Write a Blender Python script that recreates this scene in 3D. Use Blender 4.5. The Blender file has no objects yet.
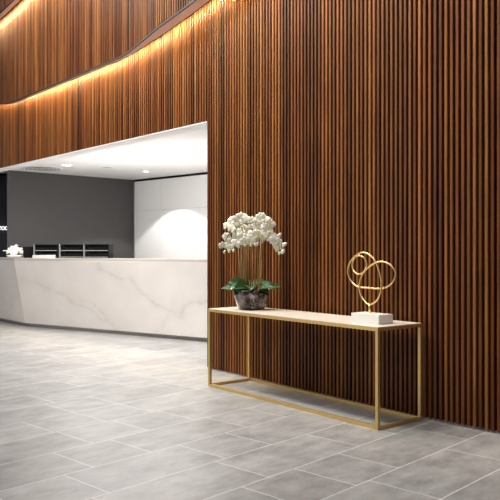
import bpy, bmesh, math, random
from mathutils import Vector, Matrix, noise
random.seed(7)
PI = math.pi
sc = bpy.context.scene
COL = sc.collection
CAMH = 1.25          # camera height (m); the camera looks along +Y
FPX = 720.0

# ------------------------------------------------------------------ helpers
def link(o, parent=None):
    COL.objects.link(o)
    if parent is not None:
        o.parent = parent
    return o

def obj(name, bm, mat, parent=None, smooth=False, loc=None, rot=None):
    me = bpy.data.meshes.new(name)
    bmesh.ops.recalc_face_normals(bm, faces=bm.faces) if getattr(bm, 'fixn', True) is True else None
    bm.to_mesh(me); bm.free()
    for m in (mat if isinstance(mat, (list, tuple)) else [mat]):
        me.materials.append(m)
    if smooth:
        for p in me.polygons: p.use_smooth = True
    o = bpy.data.objects.new(name, me)
    if loc is not None: o.location = loc
    if rot is not None: o.rotation_euler = rot
    return link(o, parent)

def tag(o, label, cat, group=None):
    o['label'] = label; o['category'] = cat
    if group: o['group'] = group
    return o

def thing(name, label, cat, loc=(0, 0, 0), rotz=0, group=None):
    o = bpy.data.objects.new(name, None)
    o.empty_display_size = .1
    o.location = loc; o.rotation_euler = (0, 0, rotz)
    tag(o, label, cat, group)
    return link(o)

def struct(name, bm, mat, smooth=False):
    o = obj(name, bm, mat, smooth=smooth)
    o['kind'] = 'structure'
    return o

def box(bm, x0, x1, y0, y1, z0, z1, bev=0.0, mi=0):
    vs = [bm.verts.new(p) for p in ((x0,y0,z0),(x1,y0,z0),(x1,y1,z0),(x0,y1,z0),(x0,y0,z1),(x1,y0,z1),(x1,y1,z1),(x0,y1,z1))]
    fs = [bm.faces.new([vs[i] for i in f]) for f in ((3,2,1,0),(4,5,6,7),(0,1,5,4),(1,2,6,5),(2,3,7,6),(3,0,4,7))]
    for f in fs: f.material_index = mi
    if bev > 0:
        es = list({e for f in fs for e in f.edges})
        r = bmesh.ops.bevel(bm, geom=es, offset=bev, segments=2, affect='EDGES', profile=.6)
        for f in r['faces']: f.material_index = mi
    return vs

def prism(bm, pts, z0, z1, mi=0):
    """closed vertical prism over a plan polygon"""
    a = [bm.verts.new((p[0], p[1], z0)) for p in pts]
    b = [bm.verts.new((p[0], p[1], z1)) for p in pts]
    n = len(pts)
    fs = [bm.faces.new(a[::-1]), bm.faces.new(b)]
    for i in range(n):
        j = (i+1) % n
        fs.append(bm.faces.new((a[i], a[j], b[j], b[i])))
    for f in fs: f.material_index = mi
    return fs

def lathe(bm, prof, seg=32, mi=0, jit=None):
    rings = []
    for k, (r, z) in enumerate(prof):
        if r < 1e-6:
            rings.append([bm.verts.new((0, 0, z))])
        else:
            ring = []
            for i in range(seg):
                a = 2*PI*i/seg
                rr = r*(1 + (jit(a, z) if jit else 0))
                ring.append(bm.verts.new((rr*math.cos(a), rr*math.sin(a), z)))
            rings.append(ring)
    for A, B in zip(rings[:-1], rings[1:]):
        for i in range(seg):
            j = (i+1) % seg
            if len(A) == 1 and len(B) == 1: continue
            if len(A) == 1: f = bm.faces.new((A[0], B[j], B[i]))
            elif len(B) == 1: f = bm.faces.new((A[i], A[j], B[0]))
            else: f = bm.faces.new((A[i], A[j], B[j], B[i]))
            f.material_index = mi; f.smooth = True

def tube(bm, pts, rad, seg=8, closed=False, mi=0):
    pts = [Vector(p) for p in pts]
    n = len(pts)
    rads = rad if isinstance(rad, (list, tuple)) else [rad]*n
    rings = []
    up = None
    for i, p in enumerate(pts):
        if closed: t = pts[(i+1) % n]-pts[i-1]
        elif i == 0: t = pts[1]-pts[0]
        elif i == n-1: t = pts[-1]-pts[-2]
        else: t = pts[i+1]-pts[i-1]
        t.normalize()
        if up is None:
            up = t.orthogonal().normalized()
        up = (up - t*up.dot(t))
        if up.length < 1e-5: up = t.orthogonal()
        up.normalize()
        w = t.cross(up)
        rings.append([bm.verts.new(p + (up*math.cos(a)+w*math.sin(a))*rads[i]) for a in [2*PI*k/seg for k in range(seg)]])
    m = n if closed else n-1
    for i in range(m):
        A, B = rings[i], rings[(i+1) % n]
        for k in range(seg):
            f = bm.faces.new((A[k], A[(k+1) % seg], B[(k+1) % seg], B[k])); f.smooth = True; f.material_index = mi
    if not closed:
        bm.faces.new(rings[0][::-1]).material_index = mi
        bm.faces.new(rings[-1]).material_index = mi

def spline(pts, n=8, closed=False):
    P = [Vector(p) for p in pts]; N = len(P); out = []
    rng = range(N) if closed else range(N-1)
    for i in rng:
        if closed:
            a, b, c, d = P[i-1], P[i], P[(i+1) % N], P[(i+2) % N]
        else:
            a, b, c, d = P[max(i-1,0)], P[i], P[i+1], P[min(i+2,N-1)]
        for k in range(n):
            t = k/n
            out.append(.5*((2*b)+(c-a)*t+(2*a-5*b+4*c-d)*t*t+(3*b-a-3*c+d)*t**3))
    if not closed: out.append(P[-1])
    return out

def lerp_table(x, tab):
    if x <= tab[0][0]: return tab[0][1]
    for (x0, y0), (x1, y1) in zip(tab[:-1], tab[1:]):
        if x <= x1: return y0+(y1-y0)*(x-x0)/(x1-x0)
    return tab[-1][1]

# ------------------------------------------------------------------ materials
def new_mat(name):
    m = bpy.data.materials.new(name); m.use_nodes = True
    nt = m.node_tree; b = nt.nodes['Principled BSDF']
    return m, nt, b

def simple(name, col, rough=.5, metal=0.0, spec=.5, noise_amt=0.0, nscale=20, bump=0.0):
    m, nt, b = new_mat(name)
    b.inputs['Roughness'].default_value = rough
    b.inputs['Metallic'].default_value = metal
    b.inputs['Specular IOR Level'].default_value = spec
    tc = nt.nodes.new('ShaderNodeTexCoord')
    nz = nt.nodes.new('ShaderNodeTexNoise'); nz.inputs['Scale'].default_value = nscale; nz.inputs['Detail'].default_value = 5
    nt.links.new(tc.outputs['Object'], nz.inputs['Vector'])
    mx = nt.nodes.new('ShaderNodeMix'); mx.data_type = 'RGBA'
    mx.inputs[6].default_value = (*[max(0, c*(1-noise_amt)) for c in col], 1)
    mx.inputs[7].default_value = (*[min(1, c*(1+noise_amt)) for c in col], 1)
    nt.links.new(nz.outputs['Fac'], mx.inputs[0])
    nt.links.new(mx.outputs[2], b.inputs['Base Color'])
    if bump:
        bp = nt.nodes.new('ShaderNodeBump'); bp.inputs['Strength'].default_value = bump; bp.inputs['Distance'].default_value = .01
        nt.links.new(nz.outputs['Fac'], bp.inputs['Height']); nt.links.new(bp.outputs['Normal'], b.inputs['Normal'])
    return m

def ramp(nt, stops):
    r = nt.nodes.new('ShaderNodeValToRGB')
    e = r.color_ramp.elements
    while len(e) < len(stops): e.new(.5)
    for el, (p, c) in zip(e, stops):
        el.position = p; el.color = (*c, 1)
    return r

def math_node(nt, op, a=None, b=None):
    n = nt.nodes.new('ShaderNodeMath'); n.operation = op
    for i, v in enumerate((a, b)):
        if v is None: continue
        if isinstance(v, (int, float)): n.inputs[i].default_value = v
        else: nt.links.new(v, n.inputs[i])
    return n.outputs[0]

def wood_mat():
    m, nt, b = new_mat('timber_slats')
    at = nt.nodes.new('ShaderNodeAttribute'); at.attribute_name = 'tone'
    sp = nt.nodes.new('ShaderNodeSeparateColor'); nt.links.new(at.outputs['Color'], sp.inputs[0])
    tc = nt.nodes.new('ShaderNodeTexCoord')
    mp = nt.nodes.new('ShaderNodeMapping'); mp.inputs['Scale'].default_value = (45, 45, 2.2)
    nt.links.new(tc.outputs['Object'], mp.inputs['Vector'])
    ad = nt.nodes.new('ShaderNodeVectorMath'); ad.operation = 'ADD'
    cb = nt.nodes.new('ShaderNodeCombineXYZ')
    nt.links.new(math_node(nt, 'MULTIPLY', sp.outputs[2], 60.0), cb.inputs[2])
    nt.links.new(mp.outputs[0], ad.inputs[0]); nt.links.new(cb.outputs[0], ad.inputs[1])
    nz = nt.nodes.new('ShaderNodeTexNoise'); nz.inputs['Scale'].default_value = 1.0; nz.inputs['Detail'].default_value = 4
    nz.inputs['Roughness'].default_value = .6
    nt.links.new(ad.outputs[0], nz.inputs['Vector'])
    g = math_node(nt, 'MULTIPLY', math_node(nt, 'SUBTRACT', nz.outputs['Fac'], .5), .75)
    v = math_node(nt, 'ADD', sp.outputs[0], g)
    r = ramp(nt, WOOD_RAMP); nt.links.new(v, r.inputs[0])
    hs = nt.nodes.new('ShaderNodeHueSaturation')
    nt.links.new(r.outputs[0], hs.inputs['Color'])
    nt.links.new(math_node(nt, 'ADD', math_node(nt, 'MULTIPLY', sp.outputs[1], .014), .494), hs.inputs['Hue'])
    nt.links.new(hs.outputs[0], b.inputs['Base Color'])
    b.inputs['Roughness'].default_value = .42
    b.inputs['Specular IOR Level'].default_value = .2
    bp = nt.nodes.new('ShaderNodeBump'); bp.inputs['Strength'].default_value = .15; bp.inputs['Distance'].default_value = .004
    nt.links.new(nz.outputs['Fac'], bp.inputs['Height']); nt.links.new(bp.outputs['Normal'], b.inputs['Normal'])
    return m

WOOD_RAMP = [(0.0, (.016, .006, .003)), (.3, (.075, .022, .006)), (.6, (.180, .0595, .0135)), (1.0, (.39, .155, .040))]

def tile_mat():
    m, nt, b = new_mat('stone_tile')
    at = nt.nodes.new('ShaderNodeAttribute'); at.attribute_name = 'tone'
    sp = nt.nodes.new('ShaderNodeSeparateColor'); nt.links.new(at.outputs['Color'], sp.inputs[0])
    tc = nt.nodes.new('ShaderNodeTexCoord')
    rt = nt.nodes.new('ShaderNodeMapping'); rt.inputs['Rotation'].default_value = (0, 0, math.radians(-46.8)); 
    rt.vector_type = 'POINT'
    nt.links.new(tc.outputs['Object'], rt.inputs['Vector'])
    st = nt.nodes.new('ShaderNodeMapping'); st.inputs['Scale'].default_value = (3.6, 6.5, 3)
    nt.links.new(rt.outputs[0], st.inputs['Vector'])
    cb = nt.nodes.new('ShaderNodeCombineXYZ'); nt.links.new(math_node(nt, 'MULTIPLY', sp.outputs[1], 50.0), cb.inputs[2])
    ad = nt.nodes.new('ShaderNodeVectorMath'); ad.operation = 'ADD'
    nt.links.new(st.outputs[0], ad.inputs[0]); nt.links.new(cb.outputs[0], ad.inputs[1])
    n1 = nt.nodes.new('ShaderNodeTexNoise'); n1.inputs['Scale'].default_value = 1.0; n1.inputs['Detail'].default_value = 7; n1.inputs['Roughness'].default_value = .68
    nt.links.new(ad.outputs[0], n1.inputs['Vector'])
    n2 = nt.nodes.new('ShaderNodeTexNoise'); n2.inputs['Scale'].default_value = 90; n2.inputs['Detail'].default_value = 3
    nt.links.new(tc.outputs['Object'], n2.inputs['Vector'])
    v = math_node(nt, 'ADD', math_node(nt, 'MULTIPLY', math_node(nt, 'SUBTRACT', n1.outputs['Fac'], .5), 2.0), math_node(nt, 'MULTIPLY', sp.outputs[0], .22))
    v = math_node(nt, 'ADD', v, math_node(nt, 'MULTIPLY', math_node(nt, 'SUBTRACT', n2.outputs['Fac'], .5), .25))
    v = math_node(nt, 'ADD', v, .36)
    r = ramp(nt, [(0, (.19, .183, .178)), (.45, (.293, .286, .281)), (.75, (.365, .358, .351)), (1, (.43, .422, .412))])
    nt.links.new(v, r.inputs[0]); nt.links.new(r.outputs[0], b.inputs['Base Color'])
    rr = ramp(nt, [(0, (.30,)*3), (1, (.46,)*3)]); nt.links.new(n1.outputs['Fac'], rr.inputs[0])
    nt.links.new(rr.outputs[0], b.inputs['Roughness'])
    b.inputs['Specular IOR Level'].default_value = .45
    bp = nt.nodes.new('ShaderNodeBump'); bp.inputs['Strength'].default_value = .08; bp.inputs['Distance'].default_value = .004
    nt.links.new(n1.outputs['Fac'], bp.inputs['Height']); nt.links.new(bp.outputs['Normal'], b.inputs['Normal'])
    return m

def marble_mat():
    m, nt, b = new_mat('veined_marble')
    at = nt.nodes.new('ShaderNodeAttribute'); at.attribute_name = 'vein'
    sp = nt.nodes.new('ShaderNodeSeparateColor'); nt.links.new(at.outputs['Color'], sp.inputs[0])
    tc = nt.nodes.new('ShaderNodeTexCoord')
    nz = nt.nodes.new('ShaderNodeTexNoise'); nz.inputs['Scale'].default_value = 2.2; nz.inputs['Detail'].default_value = 6
    nt.links.new(tc.outputs['Object'], nz.inputs['Vector'])
    base = ramp(nt, [(.3, (.70, .645, .60)), (.7, (.76, .71, .67))]); nt.links.new(nz.outputs['Fac'], base.inputs[0])
    mx = nt.nodes.new('ShaderNodeMix'); mx.data_type = 'RGBA'
    nt.links.new(sp.outputs[0], mx.inputs[0]); nt.links.new(base.outputs[0], mx.inputs[6])
    mx.inputs[7].default_value = (.47, .425, .39, 1)
    nt.links.new(mx.outputs[2], b.inputs['Base Color'])
    b.inputs['Roughness'].default_value = .3
    return m

def glass_mat():
    m, nt, b = new_mat('clear_glass')
    b.inputs['Base Color'].default_value = (.95, .95, .95, 1)
    b.inputs['Transmission Weight'].default_value = 1.0
    b.inputs['Roughness'].default_value = .03
    b.inputs['IOR'].default_value = 1.22
    return m

def emit(name, col, s):
    m, nt, b = new_mat(name)
    b.inputs['Base Color'].default_value = (.8, .8, .8, 1)
    b.inputs['Emission Color'].default_value = (*col, 1); b.inputs['Emission Strength'].default_value = s
    return m

M_WOOD = wood_mat()
M_BACK = simple('black_backing', (.006, .004, .003), .9, spec=.1, noise_amt=.3)
M_TILE = tile_mat()
M_GROUT = simple('pale_grout', (.66, .65, .635), .8, noise_amt=.08, nscale=40)
M_MARBLE = marble_mat()
M_WHITE = simple('white_paint', (.80, .79, .775), .55, noise_amt=.015)
M_PANEL = simple('white_panel', (.86, .85, .83), .4, noise_amt=.01)
M_CHAR = simple('charcoal_paint', (.070, .066, .067), .6, noise_amt=.06, nscale=8)
M_NAVY = simple('slate_paint', (.050, .052, .066), .6, noise_amt=.06, nscale=8)
M_BLACK = simple('black_plastic', (.004, .004, .0045), .6, spec=.15, noise_amt=.2)
M_KICK = simple('dark_kickboard', (.05, .047, .045), .5, noise_amt=.1)
M_TOE = simple('grey_kickboard', (.40, .38, .36), .5, noise_amt=.1)
M_GOLD = simple('brushed_brass', (.62, .42, .15), .4, metal=.75, noise_amt=.08, nscale=60)
M_GOLDW = simple('polished_brass', (.86, .60, .24), .28, metal=.9, noise_amt=.05, nscale=60)
M_STONE = simple('white_stone_top', (.66, .605, .55), .35, noise_amt=.07, nscale=9)
M_BLOCK = simple('white_marble_block', (.78, .75, .72), .4, noise_amt=.06, nscale=14)
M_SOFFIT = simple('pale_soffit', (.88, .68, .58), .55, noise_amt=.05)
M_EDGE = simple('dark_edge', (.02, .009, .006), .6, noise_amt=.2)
M_PETAL = simple('orchid_petal', (.80, .78, .70), .5, noise_amt=.04, nscale=60)
M_LIP = simple('orchid_lip', (.62, .56, .14), .5, noise_amt=.25, nscale=120)
M_BUD = simple('green_bud', (.62, .66, .38), .5, noise_amt=.15, nscale=60)
M_STEM = simple('olive_stem', (.21, .155, .045), .5, noise_amt=.3, nscale=30)
M_STICK = simple('cane_stick', (.30, .145, .04), .6, noise_amt=.25, nscale=40)
M_LEAF = simple('orchid_leaf', (.035, .10, .03), .3, noise_amt=.4, nscale=18)
def soil_mat():
    m, nt, b = new_mat('mossy_soil')
    tc = nt.nodes.new('ShaderNodeTexCoord')
    nz = nt.nodes.new('ShaderNodeTexNoise'); nz.inputs['Scale'].default_value = 13; nz.inputs['Detail'].default_value = 6; nz.inputs['Roughness'].default_value = .65
    nt.links.new(tc.outputs['Object'], nz.inputs['Vector'])
    r = ramp(nt, [(.36, (.010, .006, .005)), (.46, (.075, .045, .034)), (.54, (.24, .18, .155)), (.64, (.55, .49, .46))])
    nt.links.new(nz.outputs['Fac'], r.inputs[0]); nt.links.new(r.outputs[0], b.inputs['Base Color'])
    b.inputs['Roughness'].default_value = .85
    bp = nt.nodes.new('ShaderNodeBump'); bp.inputs['Strength'].default_value = .8; bp.inputs['Distance'].default_value = .02
    nt.links.new(nz.outputs['Fac'], bp.inputs['Height']); nt.links.new(bp.outputs['Normal'], b.inputs['Normal'])
    return m
M_SOIL = soil_mat()
M_GLASS = glass_mat()
M_PAPER = simple('white_paper', (.82, .80, .76), .7, noise_amt=.03)
M_GREY = simple('grey_metal', (.30, .29, .28), .4, metal=.4, noise_amt=.05)
M_VENT = simple('vent_grey', (.42, .40, .385), .5, noise_amt=.05)
M_LAMP = emit('lamp_lens', (1, .96, .9), 6.0)
M_LAMPDIM = emit('lamp_lens_soft', (1, .97, .93), 1.1)
M_SIGN = emit('white_letter', (1, 1, 1), .9)

# ------------------------------------------------------------------ floor (individual tiles in one mesh)
TA = math.radians(43.2)
U = Vector((math.cos(TA), -math.sin(TA))); V = Vector((math.sin(TA), math.cos(TA)))
W = .43; G = .0055
bm = bmesh.new()
lay = bm.loops.layers.float_color.new('tone')
rows = {   # row index k: tiles between u=-3.495+.43k and the next; known joints
 -3: [1.82, 2.68, 3.11], -2: [1.84, 2.70, 3.16], -1: [1.54, 2.405, 2.83],
 0: [2.207, 3.05, 3.47], 1: [2.10, 2.96, 3.823], 2: [2.74, 3.174, 3.595],
 3: [2.43, 3.29, 4.14], 4: [3.29, 4.15]}
for k in range(-24, 26):
    u0 = -3.495+W*k; u1 = u0+W
    js = sorted(rows.get(k, [3.0+random.random()*.86]))
    lo, hi = [], []
    v = js[0]
    while v > -14:
        v -= random.choice((.86, .86, .43)); lo.append(v)
    v = js[-1]
    while v < 22:
        v += random.choice((.86, .86, .43)); hi.append(v)
    js = lo[::-1]+js+hi
    for v0, v1 in zip(js[:-1], js[1:]):
        c = U*((u0+u1)/2)+V*((v0+v1)/2)
        if not (-9 < c.x < 5.5 and -3.0 < c.y < 18): continue
        q = [U*a+V*b for a, b in ((u0+G/2, v0+G/2), (u1-G/2, v0+G/2), (u1-G/2, v1-G/2), (u0+G/2, v1-G/2))]
        vs = [bm.verts.new((p.x, p.y, 0)) for p in q]
        f = bm.faces.new(vs)
        t = (random.random(), random.random(), random.random(), 1)
        for l in f.loops: l[lay] = t
vs = [bm.verts.new(p) for p in ((-9.5, -3.5, -.0002), (6, -3.5, -.0002), (6, 18.5, -.0002), (-9.5, 18.5, -.0002))]
f = bm.faces.new(vs); f.material_index = 1
fl = struct('floor', bm, [M_TILE, M_GROUT])
for p in fl.data.polygons:
    if p.normal.z < 0: p.flip()

# ------------------------------------------------------------------ slatted walls
# plan line of the lower wall face; arc parameter s = 0 at the opening's edge, positive away to the left
WL = [(-5.6, 13.695), (-4.168, 12.0), (-.462, 7.627), (.446, 6.420), (1.278, 5.333), (1.70, 4.870), (2.45, 4.10)]
WL = [Vector(p) for p in WL]
def wall_samples():
    left = []
    i0 = 2
    # leftwards
    segs = [(WL[2], WL[1]), (WL[1], WL[0])]
    segsr = [(WL[2], WL[3]), (WL[3], WL[4]), (WL[4], WL[5]), (WL[5], WL[6])]
    return segs, segsr
SEG_L, SEG_R = wall_samples()
def wpoint(s):
    segs = SEG_L if s >= 0 else SEG_R
    d = abs(s)
    for i, (a, b) in enumerate(segs):
        L = (b-a).length
        if d <= L or i == len(segs)-1:
            return a+(b-a)*(d/L)
        d -= L
def wframe(s, off=0.0):
    p = wpoint(s)
    t = (wpoint(s-.12)-wpoint(s+.12)).normalized()        # towards the right / near end
    n = Vector((-abs(t.y), -abs(t.x)))                     # towards the room
    if n.dot(t) != 0: n = Vector((t.y, -t.x)); n = n if n.y < 0 else -n
    return p+n*off, t, n
S_LEFT, S_RIGHT = 7.8, -5.0
HB1 = [(-5, 3.25), (-2, 2.86), (-.16, 2.572), (.587, 2.447), (1.30, 2.352), (1.6, 2.333), (3.0, 2.325), (4.7, 2.318), (5.1, 2.335), (5.75, 2.42), (7.8, 2.72)]
OF1 = [(-5, .235), (.6, .23), (1.15, .175), (1.5, .145), (4.2, .135), (5.0, .11), (7.8, .11)]
HB2 = [(1.0, 4.03), (4.34, 3.755), (5.73, 3.64), (7.8, 3.5)]
hb1 = lambda s: CAMH+lerp_table(s, HB1)
of1 = lambda s: lerp_table(s, OF1)
hb2 = lambda s: CAMH+lerp_table(s, HB2)
of2 = lambda s: of1(s)+.18
PITCH = .0455; SW = .0250; SD = .045
def slat_wall(name, s_lo, s_hi, zlo, zhi, off, seed, back=.012):
    rnd = random.Random(seed)
    bm = bmesh.new()
    lay = bm.loops.layers.float_color.new('tone')
    n = int((s_hi-s_lo)/PITCH)
    for i in range(n):
        s = s_hi-PITCH*(i+.5)-.004 if s_hi == 0 else s_lo+PITCH*(i+.5)
        p, t, nn = wframe(s, off(s))
        z0, z1 = zlo(s), zhi(s)
        tone = .52+.21*(rnd.random()-.5)*2+.20*noise.noise(Vector((s*1.6+seed, 3.1, seed)))
        if rnd.random() < .08: tone -= .22
        tc = (max(0, min(1, tone)), rnd.random(), rnd.random(), 1)
        c = .003
        prof = [(-SW/2, -SD), (SW/2, -SD), (SW/2, -c), (SW/2-c, 0), (-SW/2+c, 0), (-SW/2, -c)]
        pts = [p+t*a+nn*b for a, b in prof]
        for f in prism(bm, pts, z0, z1):
            for l in f.loops: l[lay] = tc
        # backing strip behind this slat and its gap
        pts = [p+t*a+nn*b for a, b in ((-PITCH/2-.002, -SD-back), (PITCH/2+.002, -SD-back), (PITCH/2+.002, -SD+.001), (-PITCH/2-.002, -SD+.001))]
        prism(bm, pts, z0+.004, z1, mi=1)
    o = struct(name, bm, [M_WOOD, M_BACK])
    return o
HEAD = CAMH+1.367
slat_wall('wall_right', S_RIGHT, 0, lambda s: .012, lambda s: hb1(s)+.16, lambda s: 0, 3)
slat_wall('wall_bulkhead', 0, S_LEFT, lambda s: HEAD, lambda s: hb1(s)+.16, lambda s: 0, 11)
slat_wall('wall_upper', -3.0, S_LEFT, hb1, lambda s: (hb2(s)+.16 if s > .5 else 5.4), of1, 17)
slat_wall('wall_top', 1.0, S_LEFT, hb2, lambda s: 5.9, of2, 23)

def soffit(name, s_lo, s_hi, hb, inner, outer):
    """board under an overhanging tier: pale face with a dark strip along each edge"""
    bm = bmesh.new()
    N = 90
    prev = None
    for i in range(N+1):
        s = s_lo+(s_hi-s_lo)*i/N
        a, b = inner(s), outer(s)
        e = min(.014, (b-a)*.22)
        z = hb(s)
        ring = []
        for o_ in (a, a+e, b-e, b):
            p, t, n = wframe(s, o_)
            ring.append(bm.verts.new((p.x, p.y, z-.012)))
        for o_ in (b, a):
            p, t, n = wframe(s, o_)
            ring.append(bm.verts.new((p.x, p.y, z+(.010 if o_ == b else 0))))
        if prev:
            for k in range(6):
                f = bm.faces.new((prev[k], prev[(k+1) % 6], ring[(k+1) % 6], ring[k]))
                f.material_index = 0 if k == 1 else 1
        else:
            bm.faces.new(ring).material_index = 1
        prev = ring
    bm.faces.new(prev[::-1]).material_index = 1
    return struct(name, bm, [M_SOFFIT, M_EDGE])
GAP = .085
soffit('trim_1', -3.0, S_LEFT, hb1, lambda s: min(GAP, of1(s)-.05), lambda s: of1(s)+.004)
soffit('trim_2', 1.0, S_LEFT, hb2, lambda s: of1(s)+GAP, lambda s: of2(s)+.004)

# white lining of the opening (head and jamb)
bm = bmesh.new()
a, t, n = wframe(.001, -.046); b2, t2, n2 = wframe(S_LEFT, -.046)
a2, _, _ = wframe(.001, -.004); b3, _, _ = wframe(S_LEFT, -.004)
ca, _, _ = wframe(.001, -.2); cb_, _, _ = wframe(S_LEFT, -.2)
prism(bm, [a2, b3, cb_, ca], HEAD-.012, HEAD-.001)
j1, _, _ = wframe(0.0, -.035); j2, _, _ = wframe(0.004, -.035); j3, _, _ = wframe(.004, -.2); j4, _, _ = wframe(0, -.2)
prism(bm, [j1, j2, j3, j4], 0, HEAD-.012)
struct('trim_3', bm, M_WHITE)
# back of the bulkhead and of the wall right of the opening
bm = bmesh.new()
prism(bm, [a, b2, cb_, ca], HEAD, 2.9)
struct('wall_bulkhead_back', bm, M_WHITE)

# ------------------------------------------------------------------ reception recess: ceiling and walls
CEIL = CAMH+1.5
d1 = Vector((.728, .686)); d2 = Vector((.728, -.686))
DL = Vector((-4.556, 13.5)); DR = Vector((-2.507, 15.43))
bm = bmesh.new()
w2, _, _ = wframe(-1.2, -.21); w1, _, _ = wframe(S_LEFT, -.21)
prism(bm, [w1, w2, DR+d2*4.6, DR+d2*4.6+d1*.5, DR+d1*.6, DL-d1*4-d2*1.4, w1+Vector((-2.5, .3))], CEIL, CEIL+.1)
struct('ceiling', bm, M_WHITE)
bm = bmesh.new()
nb = Vector((-.686, .728))
prism(bm, [DL, DR+d1*.02, DR+d1*.02+nb*.14, DL+nb*.14+d1*.3], 0, CEIL)
struct('wall_charcoal', bm, M_CHAR)
bm = bmesh.new()
A = DL+nb*1.0-d1*3.2; B = DL+nb*1.0+d1*2.2
prism(bm, [A, B, B+nb*.1, A+nb*.1], 0, CEIL)
struct('wall_far_left', bm, M_NAVY)
# white panelled wall: tall panels below, short ones above, with fine open joints
bm = bmesh.new()
nf = Vector((-.686, -.728))                # towards the desk
def wp(a, dpt): return DR+d2*a+nf*dpt
prism(bm, [wp(0.03, -.06), wp(4.6, -.06), wp(4.6, -.012), wp(0.03, -.012)], 0, CEIL, mi=1)
pw = .82; a0 = .06
ja = [a0, .12, .94, 1.76, 2.58, 3.40, 4.22, 4.6]
for x0, x1 in zip(ja[:-1], ja[1:]):
    for z0, z1 in ((.08, 2.075), (2.08, CEIL-.045)):
        g = .002
        prism(bm, [wp(x0+g, -.012), wp(x1-g, -.012), wp(x1-g, 0), wp(x0+g, 0)], z0, z1)
prism(bm, [wp(.03, -.012), wp(4.6, -.012), wp(4.6, -.03), wp(.03, -.03)], 0, .08, mi=1)
struct('wall_back', bm, [M_PANEL, M_VENT])
bm = bmesh.new()
prism(bm, [wp(.03, -.011), wp(4.6, -.011), wp(4.6, .002), wp(.03, .002)], CEIL-.042, CEIL)
struct('shadow_gap_strip', bm, M_BLACK)  # black colour stands in for shade in the gap below the ceiling

# ------------------------------------------------------------------ reception desk
T = Vector((-3.77, 11.5)); Bc = Vector((-3.665, 11.74))
ft = Vector((3.18, -1.85)).normalized(); fb = Vector((3.075, -2.0)).normalized()
Rt = T+ft*4.8; Rb = Bc+fb*4.75
lt = Vector((-.634, .774)).normalized()
Lt = T+lt*1.6; Lb = Bc+lt*1.6
DTOP = 1.12
desk = thing('reception_desk', 'long white veined marble reception counter with inward-leaning front, angled at its left end', 'reception desk', (T.x, T.y, 0))
O = Vector((T.x, T.y))
# veins as measured on the front face in picture-like (u along face 0..1 over T->x=206, v 0 top..1 bottom)
def vein_lines():
    def q(x, y): return (x, y)
    L = []
    L.append(([(20, 62), (55, 70), (85, 80), (105, 92), (130, 98), (150, 112), (172, 122), (195, 140), (215, 148), (238, 160), (250, 172), (268, 186)], 3.6, .9))
    L.append(([(228, 22), (240, 38), (262, 48), (285, 58), (305, 62), (318, 78), (325, 92), (345, 104), (368, 118), (395, 128), (415, 132), (440, 112), (465, 104), (500, 94)], 4.2, 1.0))
    L.append(([(176, 126), (180, 118), (196, 116), (214, 124), (225, 138), (240, 150), (246, 164)], 2.6, .7))
    L.append(([(395, 128), (388, 145), (372, 160), (360, 176), (355, 190)], 2.4, .6))
    L.append(([(318, 78), (300, 86), (282, 84)], 2.0, .35))
    L.append(([(105, 92), (112, 110), (128, 124)], 2.0, .35))
    L.append(([(395, 128), (400, 112), (412, 98), (418, 80)], 2.0, .3))
    return L
VL = vein_lines()
def seg_d(p, a, b):
    ax, ay = a; bx, by = b
    dx, dy = bx-ax, by-ay
    t = max(0, min(1, ((p[0]-ax)*dx+(p[1]-ay)*dy)/(dx*dx+dy*dy)))
    return math.hypot(p[0]-ax-dx*t, p[1]-ay-dy*t)
def vein(u, v):
    # u, v in the frame of the measured drawing (500 wide by 200 tall over the visible front)
    nx = noise.noise(Vector((u*.03, v*.03, 1.3)))*9+noise.noise(Vector((u*.11, v*.11, 5.3)))*4
    ny = noise.noise(Vector((u*.03, v*.03, 8.3)))*9+noise.noise(Vector((u*.11, v*.11, 2.3)))*4
    p = (u+nx, v+ny)
    r = 0
    for pts, w, k in VL:
        d = min(seg_d(p, a, b) for a, b in zip(pts[:-1], pts[1:]))
        r = max(r, k*math.exp(-(d/w)**2)*.58, k*.24*math.exp(-(d/(w*3.4))**2))
    return r*(.65+.5*noise.noise(Vector((u*.05, v*.05, 4))))
def face_grid(bm, lay, t0, t1, b0, b1, z0, z1, nu, nv, fn):
    g = []
    for j in range(nv+1):
        vv = j/nv; row = []
        for i in range(nu+1):
            uu = i/nu
            pt = (t0+(t1-t0)*uu)*(1-vv)+(b0+(b1-b0)*uu)*vv
            row.append((bm.verts.new((pt.x-O.x, pt.y-O.y, z1+(z0-z1)*vv)), fn(uu, vv)))
        g.append(row)
    for j in range(nv):
        for i in range(nu):
            c = (g[j][i], g[j+1][i], g[j+1][i+1], g[j][i+1])
            f = bm.faces.new([x[0] for x in c])
            for l, x in zip(f.loops, c): l[lay] = (x[1], 0, 0, 1)
bm = bmesh.new(); lay = bm.loops.layers.float_color.new('vein')
ZB, ZT = .06, DTOP-.035
vis = 3.66   # visible front length
# perspective-corrected mapping of u along the face to the drawing's x
def fdraw(uu, vv):
    pt = T+ft*(4.8*uu)
    px = 250+FPX*pt.x/pt.y
    return vein((px)*2.326, 18+vv*165)
face_grid(bm, lay, T, Rt, Bc, Rb, ZB, ZT, 300, 90, fdraw)
face_grid(bm, lay, Lt, T, Lb, Bc, ZB, ZT, 40, 40, lambda a, b: .5*vein(330+a*130, 20+b*150))
nin = Vector((.503, .864)); nl = Vector((.774, .634))
back_r = Rt+nin*.75; back_l = Lt+nl*.7
kink = T+nin*.75+nl*.12
def V3(p, z): return (p.x-O.x, p.y-O.y, z)
for p0, p1, q0, q1 in ((Rt, back_r, Rb, back_r), (back_r, kink, back_r, kink), (kink, back_l, kink, back_l), (back_l, Lt, back_l, Lb)):
    bm.faces.new([bm.verts.new(x) for x in (V3(p0, ZT), V3(p1, ZT), V3(q1, ZB), V3(q0, ZB))])
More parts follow.
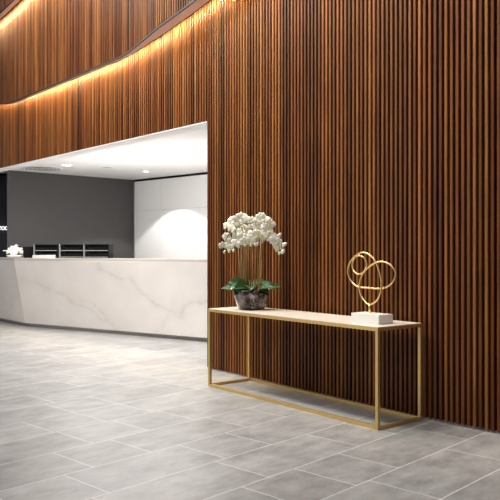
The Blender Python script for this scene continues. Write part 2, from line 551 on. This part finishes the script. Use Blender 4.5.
body = obj('front_panel', bm, M_MARBLE, desk, smooth=False)
bm = bmesh.new(); lay = bm.loops.layers.float_color.new('vein')
prism(bm, [p-O for p in (Rt, back_r, kink, back_l, Lt, T)], ZT+.002, DTOP)
obj('counter_top', bm, M_MARBLE, desk)
bm = bmesh.new()
s_ = .11
prism(bm, [p-O for p in (Rb+nin*s_, back_r, kink, back_l, Lb+nl*s_, Bc+(nin+nl)*.5*s_*1.02)], 0, ZB-.001)
obj('toe_kick', bm, M_TOE, desk)

# things on the counter
RZ = math.atan2(ft.y, ft.x)
def on_desk(px, inset):
    p0 = T+nin*inset; r = (px-250)/FPX
    t_ = (r*p0.y-p0.x)/(ft.x-r*ft.y)
    return p0+ft*t_
def make_rack(px, label):
    p = on_desk(px, .56)
    w, d, h = .41, .24, .22
    t_ = thing('document_rack', label, 'document rack', (p.x, p.y, DTOP), -.12, 'racks on the reception counter')
    for x in (-w/2, w/2-.016):
        bm = bmesh.new(); box(bm, x, x+.016, -d/2, d/2, 0, h, .002); obj('side_panel', bm, M_BLACK if x > 0 else M_GREY, t_)
    bm = bmesh.new(); box(bm, -w/2+.017, w/2-.017, d/2-.012, d/2, .0, h-.0); obj('back_panel', bm, M_BLACK, t_)
    for z in (.012, .115):
        bm = bmesh.new(); box(bm, -w/2+.017, w/2-.017, -d/2+.004, d/2-.013, z, z+.012, .001); obj('shelf', bm, M_GREY, t_)
    bm = bmesh.new(); box(bm, -w/2+.017, w/2-.017, -d/2, d/2-.013, h-.014, h, .001); obj('top_panel', bm, M_BLACK, t_)
    for z in (.024, .127):
        bm = bmesh.new(); box(bm, -w/2+.02, w/2-.02, -d/2+.03, d/2-.016, z+.001, z+.055); obj('tray', bm, M_BLACK, t_)
    return t_
make_rack(48.5, 'black two-tier document rack on the counter, beside the small black screen')
make_rack(74.2, 'black two-tier document rack on the counter, middle of the three')
make_rack(98.6, 'black two-tier document rack on the counter, the one nearest the white panelled wall')
p = on_desk(44, .22)
bm = bmesh.new()
for k in range(5):
    dx = random.uniform(-.004, .004)
    box(bm, -.15+dx, .15+dx, -.10, .10, k*.010, k*.010+.009)
tag(obj('paper_stack', bm, M_PAPER, loc=(p.x, p.y, DTOP), rot=(0, 0, RZ)), 'low stack of white paper lying in front of the racks', 'paper')

sr = thing('display_screen', 'small black screen on the counter between white flowers and document racks', 'screen', (-3.675, 11.93, DTOP), .2)
bm = bmesh.new(); box(bm, -.07, .07, -.045, .045, 0, .012, .003); obj('base', bm, M_BLACK, sr)
bm = bmesh.new(); box(bm, -.02, .02, .0, .02, .0125, .06, .002); obj('stand', bm, M_BLACK, sr)
bm = bmesh.new(); box(bm, -.08, .08, -.022, -.002, .013, .185, .004); obj('panel', bm, M_BLACK, sr)

# ------------------------------------------------------------------ flower meshes
def petal(bm, ang, L, Wd, lift, mi=0, cup=.25, tip=1.0):
    nu, nv = 5, 4
    ca, sa = math.cos(ang), math.sin(ang)
    for side in (0, 1):
        g = []
        for i in range(nu+1):
            t = i/nu
            w = Wd*math.sin(PI*min(1, (t*.88+.12)))**.6
            if i == nu: w = Wd*.22
            row = []
            for j in range(nv+1):
                s = (j/nv-.5)*2
                x = L*t; y = w*.5*s
                z = lift*t*L+cup*L*(t-t*t)*.8-abs(s)**2*Wd*.14-t**3*L*.18-(.0012 if side else 0)
                row.append(bm.verts.new((x*ca-y*sa, x*sa+y*ca, z)))
            g.append(row)
        for i in range(nu):
            for j in range(nv):
                q = (g[i][j], g[i+1][j], g[i+1][j+1], g[i][j+1])
                f = bm.faces.new(q if side == 0 else q[::-1]); f.smooth = True; f.material_index = mi
def flower_mesh(seed, r=.043):
    rnd = random.Random(seed)
    bm = bmesh.new(); bm_fix = True
    for a in (90, 210, 330):
        petal(bm, math.radians(a+rnd.uniform(-6, 6)), r*.98, r*.68, rnd.uniform(.05, .25))
    for a in (22, 158):
        petal(bm, math.radians(a+rnd.uniform(-6, 6)), r*1.05, r*1.15, rnd.uniform(.2, .4))
    me = bpy.data.meshes.new('flower'); bm.to_mesh(me); bm.free(); me.materials.append(M_PETAL)
    return me
def lip_mesh(r=.043):
    bm = bmesh.new()
    bmesh.ops.create_uvsphere(bm, u_segments=10, v_segments=6, radius=1, matrix=Matrix.Translation((0, -r*.16, r*.22)) @ Matrix.Diagonal((r*.15, r*.24, r*.16, 1)))
    bmesh.ops.create_uvsphere(bm, u_segments=8, v_segments=6, radius=1, matrix=Matrix.Translation((0, r*.07, r*.24)) @ Matrix.Diagonal((r*.09, r*.12, r*.14, 1)))
    for f in bm.faces: f.smooth = True
    me = bpy.data.meshes.new('lip'); bm.to_mesh(me); bm.free(); me.materials.append(M_LIP)
    return me
def bud_mesh(mat, r=.016):
    bm = bmesh.new()
    bmesh.ops.create_uvsphere(bm, u_segments=10, v_segments=8, radius=1, matrix=Matrix.Diagonal((r, r, r*1.5, 1)))
    for v in bm.verts:
        k = 1-.25*(v.co.z/(r*1.5)); v.co.x *= k; v.co.y *= k
    for f in bm.faces: f.smooth = True
    me = bpy.data.meshes.new('bud'); bm.to_mesh(me); bm.free(); me.materials.append(mat)
    return me
FM = [flower_mesh(i) for i in range(5)]; LM = lip_mesh()
BW = bud_mesh(M_PETAL); BG = bud_mesh(M_BUD, .012)
def face_rot(d, roll=0):
    q = Vector(d).normalized().to_track_quat('Z', 'Y')
    return (q.to_matrix() @ Matrix.Rotation(roll, 3, 'Z')).to_euler()

# low white flower bowl at the left of the counter
fa = thing('flower_arrangement', 'low bunch of white flowers with green leaves on the reception counter', 'flowers', (-3.915, 12.0, DTOP))
bm = bmesh.new(); lathe(bm, [(0, 0), (.10, 0), (.13, .02), (.14, .045), (.13, .047), (.0, .04)], 24); obj('bowl', bm, M_PAPER, fa)
rnd = random.Random(5)
for i in range(17):
    a = rnd.random()*2*PI; rr = .13*math.sqrt(rnd.random())
    px_, py_ = rr*math.cos(a), rr*math.sin(a)
    h = max(.085, .165-.5*rr+rnd.uniform(-.02, .03))
    o = bpy.data.objects.new('flower', FM[i % 5]); o.location = (px_, py_, h)
    o.rotation_euler = face_rot((px_*3+rnd.uniform(-.3, .3), py_*3-.6, .5), rnd.random()*6)
    o.scale = (1.15,)*3
    link(o, fa)
for a, L in ((2.9, .22), (1.3, .16), (3.6, .20)):
    bm = bmesh.new(); petal(bm, 0, L, .05, .55); obj('leaf', bm, M_BUD, fa, rot=(0, 0, a), loc=(0, 0, .045))

# ------------------------------------------------------------------ ceiling fixtures
def at_ceil(px, py): 
    z = (CEIL-CAMH)*FPX/(250-py); return ((px-250)/FPX*z, z)
def downlight(px, py, r, lens, label):
    x, y = at_ceil(px, py)
    t_ = thing('downlight', label, 'ceiling light', (x, y, CEIL), 0, 'recessed downlights in the recess ceiling')
    bm = bmesh.new(); lathe(bm, [(r, -.001), (r, -.006), (r*.86, -.008), (r*.82, -.002)], 28); obj('rim', bm, M_WHITE, t_)
    bm = bmesh.new(); lathe(bm, [(0, -.0045), (r*.8, -.0035), (r*.8, -.001), (0, -.001)], 28); obj('lens', bm, lens, t_)
    return x, y
downlight(167, 153, .105, M_LAMPDIM, 'round recessed downlight in white ceiling nearest the timber wall edge')
sx, sy = downlight(146, 171.3, .075, M_LAMP, 'small bright recessed downlight in front of the white panelled wall')
downlight(67, 165, .11, M_LAMP, 'bright round downlight in white ceiling beside the round air diffuser')
x, y = at_ceil(107, 167)
dt = thing('ceiling_speaker', 'faint round grey disc in white ceiling above the charcoal wall', 'ceiling speaker', (x, y, CEIL))
bm = bmesh.new(); lathe(bm, [(.11, -.001), (.11, -.007), (.095, -.009), (.09, -.006)], 28); obj('rim', bm, M_WHITE, dt)
bm = bmesh.new(); lathe(bm, [(0, -.006), (.088, -.005), (.088, -.001)], 28); obj('grille', bm, M_VENT, dt)
x, y = at_ceil(43, 168.4)
dt = thing('air_diffuser', 'large round grey air diffuser in the recess ceiling above the charcoal wall', 'air vent', (x, y, CEIL))
bm = bmesh.new(); lathe(bm, [(.36, -.001), (.36, -.008), (.33, -.010), (.32, -.002)], 36); obj('rim', bm, M_WHITE, dt)
for r in (.29, .22, .15, .08):
    bm = bmesh.new(); lathe(bm, [(r, -.001), (r+.022, -.011), (r+.016, -.012), (r-.006, -.002)], 36); obj('ring', bm, M_VENT, dt)
x, y = at_ceil(195, 156)
dt = thing('sprinkler', 'tiny sprinkler head hanging from the white ceiling near the timber wall', 'sprinkler', (x, y, CEIL))
bm = bmesh.new(); lathe(bm, [(.028, -.001), (.028, -.004), (.012, -.006), (0, -.006)], 14); obj('plate', bm, M_WHITE, dt)
bm = bmesh.new(); lathe(bm, [(.006, -.007), (.006, -.03), (.016, -.032), (.016, -.035), (0, -.036)], 12); obj('head', bm, M_GREY, dt)

# ------------------------------------------------------------------ sign letters on the far slate wall
sg_p = DL+nb*.99
r_ = (-250)/FPX
t_ = (r_*sg_p.y-sg_p.x)/(d1.x-r_*d1.y)
sp_ = sg_p+d1*t_
sg = thing('wall_sign', 'raised white capital letters on the dark slate wall, cut by picture edge', 'sign', (sp_.x, sp_.y, 1.655), math.atan2(d1.y, d1.x))
for ch, xo in (('C', -.022), ('O', .058), ('O', .132)):
    cu = bpy.data.curves.new('letter', 'FONT'); cu.body = ch; cu.size = .10; cu.extrude = .008; cu.align_x = 'CENTER'; cu.offset = .004
    to = bpy.data.objects.new('tmp', cu); COL.objects.link(to)
    bpy.context.view_layer.update()
    me = bpy.data.meshes.new_from_object(to.evaluated_get(bpy.context.evaluated_depsgraph_get()))
    bpy.data.objects.remove(to)
    me.materials.clear(); me.materials.append(M_SIGN)
    o = bpy.data.objects.new('letter', me); o.location = (xo, -.009, 0); o.rotation_euler = (PI/2, 0, 0)
    link(o, sg)

# ------------------------------------------------------------------ console table
TE = Vector((.6165, -.7874)); TN = Vector((.7874, .6165))
TC = Vector((.434, 5.935))+TN*.015-TE*.008; TL, TW, TH = 2.063, .485, .71
TRZ = math.atan2(TE.y, TE.x)
tb = thing('console_table', 'long slim brass-framed console table with white stone top against timber slat wall', 'table', (TC.x, TC.y, 0), TRZ)
b_ = .025
for sx_ in (-1, 1):
    for sy_ in (-1, 1):
        cx, cy = sx_*(TL/2-b_/2), sy_*(TW/2-b_/2)
        bm = bmesh.new(); box(bm, cx-b_/2, cx+b_/2, cy-b_/2, cy+b_/2, 0, TH-.0005, .0015); obj('leg', bm, M_GOLD, tb)
for nm, z0 in (('bottom_rail', .0), ('top_rail', TH-b_)):
    for sy_ in (-1, 1):
        cy = sy_*(TW/2-b_/2)
        bm = bmesh.new(); box(bm, -TL/2+b_+.0003, TL/2-b_-.0003, cy-b_/2, cy+b_/2, z0, z0+b_-.0004, .0015); obj(nm, bm, M_GOLD, tb)
    for sx_ in (-1, 1):
        cx = sx_*(TL/2-b_/2)
        bm = bmesh.new(); box(bm, cx-b_/2, cx+b_/2, -TW/2+b_+.0003, TW/2-b_-.0003, z0, z0+b_-.0004, .0015); obj(nm, bm, M_GOLD, tb)
bm = bmesh.new(); box(bm, -TL/2+.006, TL/2-.006, -TW/2+.006, TW/2-.006, TH, TH+.004, .001)
box(bm, -TL/2+b_+.001, TL/2-b_-.001, -TW/2+b_+.001, TW/2-b_-.001, TH-.016, TH+.001)
obj('tabletop', bm, M_STONE, tb)
TOPZ = TH+.004

# ------------------------------------------------------------------ wire sculpture
SC_ = Vector((.900, 5.318))
ws = thing('wire_sculpture', 'looping brass wire sculpture on a white marble block, right end of the console', 'sculpture', (SC_.x, SC_.y, TOPZ), TRZ)
bm = bmesh.new(); box(bm, -.137, .137, -.077, .077, 0, .068, .003); obj('base', bm, M_BLOCK, ws)
def on_plane(px, py, C, nrm, n):
    r = (px-250)/FPX
    z = (C.x*nrm.x+C.y*nrm.y+n)/(r*nrm.x+nrm.y)
    return Vector((r*z, z, CAMH-(py-250)*z/FPX))
WP = [(205,495),(160,462),(128,405),(119,345),(133,270),(163,210),(182,165),(165,112),(125,90),(85,103),(62,158),(72,212),(108,243),(150,228),(195,186),(248,152),(300,138),(362,155),(408,200),(421,250),(395,312),(345,350),(290,362),(200,358),(110,347),(62,312),(30,257),(24,200),(44,140),(85,92),(140,63),(190,74),(240,115),(270,175),(290,240),(302,310),(296,390),(262,462)]
loc = []
for i, (a, b) in enumerate(WP):
    t01 = i/len(WP)
    P3 = on_plane(345+a/8.327, 245+b/8.327, SC_, TN, .018*math.sin(t01*2*PI*2))
    d = Vector((P3.x-SC_.x, P3.y-SC_.y))
    loc.append((d.dot(TE), d.dot(TN), P3.z-TOPZ))
bm = bmesh.new(); tube(bm, spline(loc, 7, True), .0062, 10, True); obj('wire_loop', bm, M_GOLDW, ws)
l0 = Vector(loc[0])
bm = bmesh.new(); tube(bm, [(l0.x, l0.y, .0662), (l0.x, l0.y, l0.z+.001)], .0085, 12); obj('stem', bm, M_GOLDW, ws)

# ------------------------------------------------------------------ potted orchid
OC = Vector((.012, 6.50))
po = thing('potted_orchid', 'white orchid in a clear glass bowl of dark moss, left end of the console', 'potted plant', (OC.x, OC.y, TOPZ))
bm = bmesh.new()
lathe(bm, [(0, 0), (.100, 0), (.118, .010), (.142, .06), (.157, .12), (.163, .182), (.159, .184), (.152, .12), (.137, .06), (.113, .014), (.098, .008), (0, .008)], 40)
obj('pot', bm, M_GLASS, po)
bm = bmesh.new()
lathe(bm, [(0, .0095), (.097, .0095), (.112, .016), (.136, .06), (.151, .12), (.1555, .166), (.11, .176), (0, .180)], 40)
obj('soil', bm, M_SOIL, po)
def oloc(px, py, n):
    P3 = on_plane(px, py, OC, TN, n)
    return Vector((P3.x-OC.x, P3.y-OC.y, P3.z-TOPZ))
FL = [(105,95),(75,130),(165,75),(195,95),(150,112),(235,98),(285,75),(310,92),(345,118),(265,112),(102,152),(185,148),(225,145),(270,140),(300,152),(330,150),(72,200),(50,255),(92,232),(138,203),(168,200),(130,242),(200,198),(232,190),(258,178),(188,228),(226,226),(300,185),(322,202),(285,215),(350,192),(372,222),(392,242),(402,268),(125,130),(140,85),(95,268),(258,215),(290,118),(160,170)]
rnd = random.Random(9)
Kc = oloc(250, 238, 0)
heads = []
for i, (a, b) in enumerate(FL):
    px, py = 215+a/6.25, 205+b/6.25
    n = rnd.uniform(-.13, .06)
    P = oloc(px, py, n); heads.append(P)
    d = (P-Kc); 
    o = bpy.data.objects.new('flower', FM[i % 5]); o.location = P
    dv = Vector((d.x*.9-.1, -1.0+.4*d.y, d.z*1.2+rnd.uniform(-.25, .2)))+Vector((rnd.uniform(-.45, .45), 0, 0))
    o.rotation_euler = face_rot(dv, rnd.uniform(-.5, .5)); s = rnd.uniform(1.02, 1.2); o.scale = (s, s, s)
    link(o, po)
    l = bpy.data.objects.new('lip', LM); link(l, o)
for a, b, g in ((260,245,0),(403,188,0),(436,245,0),(425,290,0),(60,292,1),(402,300,1),(337,90,0),(90,290,1),(190,250,1),(225,250,1),(115,285,1)):
    P = oloc(215+a/6.25, 205+b/6.25, -.05)
    o = bpy.data.objects.new('bud', BG if g else BW); o.location = P
    o.rotation_euler = (rnd.uniform(-.5, .5), rnd.uniform(-.5, .5), 0) if g else (0, rnd.uniform(.6, 1.4), rnd.uniform(-.4, .2)); link(o, po)
# arching flower stems
for (bx, mid, pts) in (
    (241, 250, [(238, 236), (231, 232), (226, 240), (223, 247)]), (245, 250, [(243, 232), (238, 222), (231, 222)]),
    (249, 248, [(248, 228), (244, 219), (240, 217)]), (253, 248, [(254, 230), (258, 220), (262, 217)]),
    (258, 250, [(261, 234), (266, 226), (271, 224)]), (262, 252, [(266, 236), (273, 236), (279, 243), (284, 250)]),
    (247, 250, [(244, 240), (237, 236), (231, 243)])):
    n = rnd.uniform(-.03, .05)
    c = [oloc(250+(bx-250)*.75, 291, n)]+[oloc(bx, 272, n), oloc(bx, mid, n)]+[oloc(x, y, n) for x, y in pts]
    c[0].z = .172
    bm = bmesh.new(); tube(bm, spline(c, 6), .0048, 8); obj('stem', bm, M_STEM, po)
for bx, tx, ty in ((239, 238, 240), (241.5, 241, 238), (243.5, 243, 236), (246, 246, 236), (248, 248.5, 236), (251, 251, 234), (253.5, 253, 236), (256, 256.5, 236), (258.5, 259, 238), (260.5, 261, 240)):
    n = rnd.uniform(-.06, .02)
    a = oloc(250+(bx-250)*.8, 291, n); a.z = .172
    bm = bmesh.new(); tube(bm, [a, oloc(tx, ty, n)], .0055, 8); obj('cane', bm, M_STICK, po)
# leaves
def leaf(base, az, L, Wd, rise, droop, twist=0):
    bm = bmesh.new(); nu, nv = 10, 6
    top = []
    for side in (0, 1):
        g = []
        for i in range(nu+1):
            t = i/nu
            w = Wd*.5*(math.sin(PI*(.10+.9*t))**.9 if t < 1 else .04)
            row = []
            for j in range(nv+1):
                s = (j/nv-.5)*2
                x = L*t*(1-.15*droop*t); y = w*s
                z = rise*L*t-droop*L*t*t+abs(s)*w*.30
                row.append(bm.verts.new((x, y, z-(.003 if side else 0))))
            g.append(row)
        for i in range(nu):
            for j in range(nv):
                q = (g[i][j], g[i+1][j], g[i+1][j+1], g[i][j+1])
                f = bm.faces.new(q if side == 0 else q[::-1]); f.smooth = True
    o = obj('leaf', bm, M_LEAF, po, loc=base, rot=(twist, 0, az))
    return o
D_ = math.radians
for az, L, Wd, rise, dr, tw in (
        (D_(186), .25, .095, .30, .25, -.75), (D_(172), .20, .115, .72, .45, -.9), (D_(206), .20, .12, .55, .55, -.5),
        (D_(268), .15, .12, .75, .75, .0), (D_(212), .17, .15, .42, .35, -1.0), (D_(162), .17, .12, 1.15, .5, -.9), (D_(318), .19, .115, .5, .7, .45), (D_(-6), .21, .12, .60, .40, .9),
        (D_(8), .25, .095, .34, .22, .75), (D_(-28), .21, .115, .62, .5, .7), (D_(60), .17, .10, .9, .4, 0), (D_(120), .16, .10, 1.0, .4, 0)):
    leaf((.03*math.cos(az), .03*math.sin(az), .182), az, L, Wd, rise, dr, tw)

# ------------------------------------------------------------------ lights
def area(name, loc, rot, sx_, sy_, power, col=(1, 1, 1), spread=PI):
    l = bpy.data.lights.new(name, 'AREA'); l.shape = 'RECTANGLE'; l.size = sx_; l.size_y = sy_; l.energy = power; l.color = col; l.spread = spread
    o = bpy.data.objects.new(name, l); o.location = loc; o.rotation_euler = rot; COL.objects.link(o); return o
def spot(name, loc, tgt, power, ang, blend, col=(1, 1, 1), rad=.04):
    l = bpy.data.lights.new(name, 'SPOT'); l.energy = power; l.spot_size = math.radians(ang); l.spot_blend = blend; l.color = col; l.shadow_soft_size = rad
    o = bpy.data.objects.new(name, l); o.location = loc
    o.rotation_euler = (Vector(tgt)-Vector(loc)).to_track_quat('-Z', 'Y').to_euler(); COL.objects.link(o); return o
WARM = (1, .75, .40)
LEDW = 15.0
def led_run(s_lo, s_hi, hb, off, k=1.0):
    N = max(1, round((s_hi-s_lo)/.5))
    for i in range(N):
        a, b = s_lo+(s_hi-s_lo)*i/N, s_lo+(s_hi-s_lo)*(i+1)/N
        pa, _, _ = wframe(a, off((a+b)/2)); pb, _, n = wframe(b, off((a+b)/2))
        za, zb = hb(a)+.04, hb(b)+.04
        A = Vector((pa.x, pa.y, za)); B = Vector((pb.x, pb.y, zb))
        X = (B-A).normalized(); Zd = Vector((0, 0, 1)); Y = Zd.cross(X).normalized(); Zd = X.cross(Y)
        nv = Vector((n.x, n.y, 0)); Zd = (Vector((0, 0, 1))*math.cos(.5)+nv*math.sin(.5)); Zd = (Zd-X*Zd.dot(X)).normalized(); Y = Zd.cross(X)
        Mx = Matrix((X, Y, Zd)).transposed()
        area('led_strip', (A+B)/2, Mx.to_euler(), (B-A).length, .010, LEDW*k*(B-A).length, WARM)
led_run(-2.6, 7.4, hb1, lambda s: min(GAP, of1(s)-.05)*.9)
led_run(1.2, 7.4, hb2, lambda s: of1(s)+GAP*.9)
# lobby ceiling lighting, then added fill lamps for the slat wall and the left side
area('lobby_light', (-3.3, 6.9, 6.2), (0, 0, 0), 5.0, 6.5, 305, (1, .99, .975), math.radians(140))
for s_ in (-4.2, -2.6, -.9, 0.9, 2.8):
    p, t, n = wframe(s_+1.3, 2.0)
    q, _, _ = wframe(s_, 0)
    o = area('added_wall_fill', (p.x, p.y, 5.9), (0, 0, 0), 1.2, .4, 52, (1, .95, .86), math.radians(110))  # added lamps: brighten the upper slats, leave the base darker
    o.rotation_euler = (Vector((q.x, q.y, 3.4))-o.location).to_track_quat('-Z', 'Y').to_euler()
area('added_left_fill', (-8.0, 5.5, 2.4), (0, math.radians(-90), math.radians(48)), 4.0, 4.0, 130, (.96, .975, 1))  # unseen lamp added to brighten the desk's left face
# recess lighting
spot('downlight_spot', (sx, sy, CEIL-.02), (sx, sy, 0), 130, 108, .12, (1, .97, .93), .03)
for px, py, pw_ in ((167, 153, 75), (67, 165, 60)):
    x, y = at_ceil(px, py)
    spot('downlight_spot', (x, y, CEIL-.02), (x, y, 0), pw_, 150, .8, (1, .97, .93), .06)
for s_ in (1.1, 2.5, 3.9):
    p, t, n = wframe(s_, -.48)
    area('added_desk_fill', (p.x, p.y, CEIL-.02), (0, 0, math.atan2(t.y, t.x)), 1.1, .12, 34, (1, .985, .96))  # lamps added behind the bulkhead to brighten desk front and floor
spot('added_slate_fill', (-5.2, 13.0, CEIL-.02), (-5.3, 14.3, 1.35), 45, 70, .9, (.95, .96, 1), .05)  # added out of view to lift the slate wall around the letters
cp = T+ft*2.1+nin*1.0
area('added_ceiling_fill', (cp.x, cp.y, .95), (PI, 0, RZ), 3.6, .8, 98, (1, .975, .95))  # lamp added behind the desk to brighten the recess ceiling
w = bpy.data.worlds.new('world'); sc.world = w; w.use_nodes = True
w.node_tree.nodes['Background'].inputs[0].default_value = (.93, .955, 1, 1)
w.node_tree.nodes['Background'].inputs[1].default_value = .22

# ------------------------------------------------------------------ camera and view
cam = bpy.data.cameras.new('camera'); cam.sensor_width = 36; cam.lens = 36*FPX/500; cam.clip_start = .05
co = bpy.data.objects.new('camera', cam); co.location = (0, 0, CAMH); co.rotation_euler = (PI/2, 0, 0); COL.objects.link(co)
sc.camera = co
sc.view_settings.view_transform = 'Standard'; sc.view_settings.look = 'None'
sc.view_settings.gamma = 1; sc.view_settings.use_curve_mapping = False
sc.view_settings.exposure = 0.0
